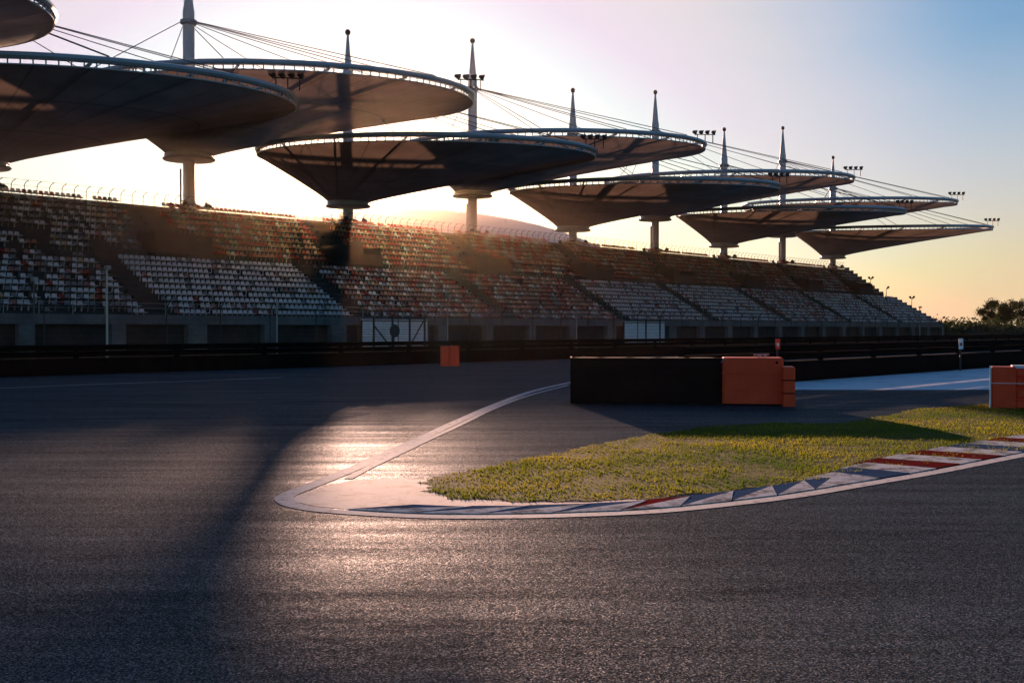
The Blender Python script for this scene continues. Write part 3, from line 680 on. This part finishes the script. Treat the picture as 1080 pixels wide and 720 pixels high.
def board(px, py, w_, h_, label, m1, m2, zb, tilt=0):
    p = G(px, py); e = empty('marker_board', p, tilt, label, 'sign', 'small marker boards before the far barrier')
    mb = MB(); mb.box(-.03,.03,-.02,.02,0,zb+.05); mb.build('post', M['dark_steel'], e)
    mb = MB(); mb.cbox(-w_/2,w_/2,-.06,-.022,zb,zb+h_,.01); mb.build('panel', m1, e)
    mb = MB(); mb.box(-w_*.25,w_*.25,-.066,-.062,zb+h_*.3,zb+h_*.6); mb.build('mark', m2, e)
board(820, 405, .13, .30, 'small reddish marker board above the big orange block', M['orange_plastic'], M['white_paint'], 1.02)
board(1013, 391, .17, .40, 'small pale pink marker board left of the right edge barrier', M['white_paint'], M['red_paint'], .84)
# little floodlight stands and leaning posts on the end of the stand
def lamp_post(t, L, z, h, label, kind):
    e = empty('terrace_lamp', F(t,L,z), PHI, label, 'lamp', 'small lamps on the right end of the stand')
    mb = MB(); mb.tube((0,0,0),(.1,0,h),.07,.05,6); mb.build('post', M['dark_steel'], e)
    mb = MB(); mb.tube((.1,-.1,h),(.45,-.25,h+.3),.10,.2,8); mb.build('lamp_head', M['dark_steel'], e)
    if kind: mb = MB(); mb.tube((.1,.1,h),(-.3,.15,h+.25),.10,.2,8); mb.build('lamp_head', M['dark_steel'], e)
lamp_post(183.4, 79.5, 8.4, 1.6, 'dark lamp highest on the sloping right end of the stand', True)
lamp_post(183.4, 76.8, 6.4, 1.9, 'dark lamp midway down the sloping right end of the stand', False)
lamp_post(183.4, 72.5, 4.9, 1.7, 'twin dark lamp lowest on the right end of the stand', True)

# ---------------------------------------------------------------- far arched roof, bank, trees
c = Vector(((425-540)/1200*430, 430, 0)); ha = empty('arched_hall', c, 0, 'distant pale arched roof glowing behind the stand under the low canopies', 'building')
mb = MB(); A, B, H = 98, 60, 46.5; nu, nv = 64, 14; vs = []
for j in range(nv+1):
    p = pi/2*j/nv
    for i in range(nu): a = 2*pi*i/nu; vs.append((A*cos(a)*cos(p), B*sin(a)*cos(p), 6+(H-6)*sin(p)))
mb.add(vs, [(j*nu+i, j*nu+(i+1)%nu, (j+1)*nu+(i+1)%nu, (j+1)*nu+i) for j in range(nv) for i in range(nu)]); mb.build('roof', M['far_roof'], ha, True)
mb = MB(); mb.lathe([(1,0),(1,6)], 48); o = mb.build('wall', M['concrete'], ha); o.scale = (A*.97, B*.97, 1)
for k in range(10):
    mb = MB(); x = -80+k*17.0; pts = []
    for q in range(9):
        a = pi*q/8; yy = -cos(a)*B*sqrt(1-(x/A)**2); zz = 6+(H-6)*sqrt(max(0,1-(x/A)**2-(yy/B)**2)); pts.append((x,yy,zz+.1))
    mb.path(pts, .5, 5); mb.build('roof_rib', M['far_roof'], ha)

def leaves(mb_pts, size, n, rad, rg):
    out = MB()
    for _ in range(n):
        c, r = random.choice(mb_pts); d = Vector((rg.normal(), rg.normal(), rg.normal())); p = Vector(c)+d*r*.62
        u = Vector((rg.normal(), rg.normal(), rg.normal())).normalized(); v = u.orthogonal().normalized(); s = size*rg.uniform(.5,1.3)
        out.add([p-u*s, p+v*s*.6, p+u*s, p-v*s*.6], [(0,1,2,3)])
    return out
bank = MB(); 
for k in range(40):
    x0 = F(178+k*9, 74-k*1.2)
pts0 = [F(186,66), F(230,60), F(300,48), F(420,24)]; pts1 = [p + (F(0,22)-F(0,0)) for p in pts0]
vs = []
for a, b in zip(pts0, pts1):
    vs += [(a.x,a.y,-.01),(a.x*.8+b.x*.2,a.y*.8+b.y*.2,2.0),(a.x*.2+b.x*.8,a.y*.2+b.y*.8,2.2),(b.x,b.y,-.01)]
bank.add(vs, [(i*4+k, (i+1)*4+k, (i+1)*4+k+1, i*4+k+1) for i in range(3) for k in range(3)])
tag(bank.build('embankment', M['soil']), kind='structure')
cl = []
for k in range(230):
    f = random.random(); seg = min(2, int(f*3)); g_ = f*3-seg; p = pts0[seg].lerp(pts0[seg+1], g_) + (F(0,random.uniform(1,16))-F(0,0))
    cl.append(((p.x,p.y,1.1+random.uniform(0,.9)), random.uniform(.7,1.3)))
o = leaves(cl, .30, 22000, 1, rng).build('bushes', M['foliage']); tag(o, 'dark low scrub covering the bank right of the stand', 'bushes', kind='stuff')
def tree(px, d, h, cr, label, seed):
    random.seed(seed); rg = np.random.default_rng(seed)
    x = (px-540)/1200*d; e = empty('tree', (x, d, 0), random.random()*6, label, 'tree', 'trees on the right horizon')
    mb = MB(); mb.tube((0,0,0),(.15,0,h*.45),.2,.14,8); cl = []
    for k in range(9):
        a = k*2.4; r = cr*random.uniform(.35,.95); z = h*random.uniform(.48,.92); q = (cos(a)*r, sin(a)*r, z)
        mb.tube((.15,0,h*random.uniform(.3,.5)), q, .08, .03, 5); cl.append((q, cr*random.uniform(.22,.5)))
    cl.append(((0,0,h*.93), cr*.35)); mb.build('trunk', M['bark'], e)
    leaves(cl, .16, 3000, 1, rg).build('crown', M['foliage'], e)
tl = ['leftmost tree on the right horizon, rounded and dense','second tree from the left on the right horizon, slightly taller','middle tree of the clump at the right horizon','fourth tree of the clump at the right horizon, loose crown','tree on the right horizon at the edge of the photo','tree beyond the right edge of the clump']
for i, (px, d, h, cr) in enumerate([(1041,235,6.6,1.6),(1050,240,7.5,1.6),(1059,228,6.7,1.5),(1067,236,7.5,1.7),(1078,230,7.3,1.8),(1091,238,7.8,2.0)]):
    tree(px, d, h, cr, tl[i], 50+i)

# ---------------------------------------------------------------- haze
HAZE = 0.000045
if HAZE:
    mb = MB(); mb.box(-1700, 1700, -400, 2400, -1.5, 60)
    hm = bpy.data.materials.new('haze'); hm.use_nodes = True; N = hm.node_tree.nodes; N.remove(N['Principled BSDF'])
    pv = N.new('ShaderNodeVolumePrincipled'); pv.inputs['Color'].default_value = (1,.76,.50,1); pv.inputs['Density'].default_value = HAZE; pv.inputs['Anisotropy'].default_value = .93
    hm.node_tree.links.new(pv.outputs[0], N['Material Output'].inputs['Volume'])
    tag(mb.build('haze', hm), kind='stuff', label='thin evening haze in the air over the circuit', cat='haze')
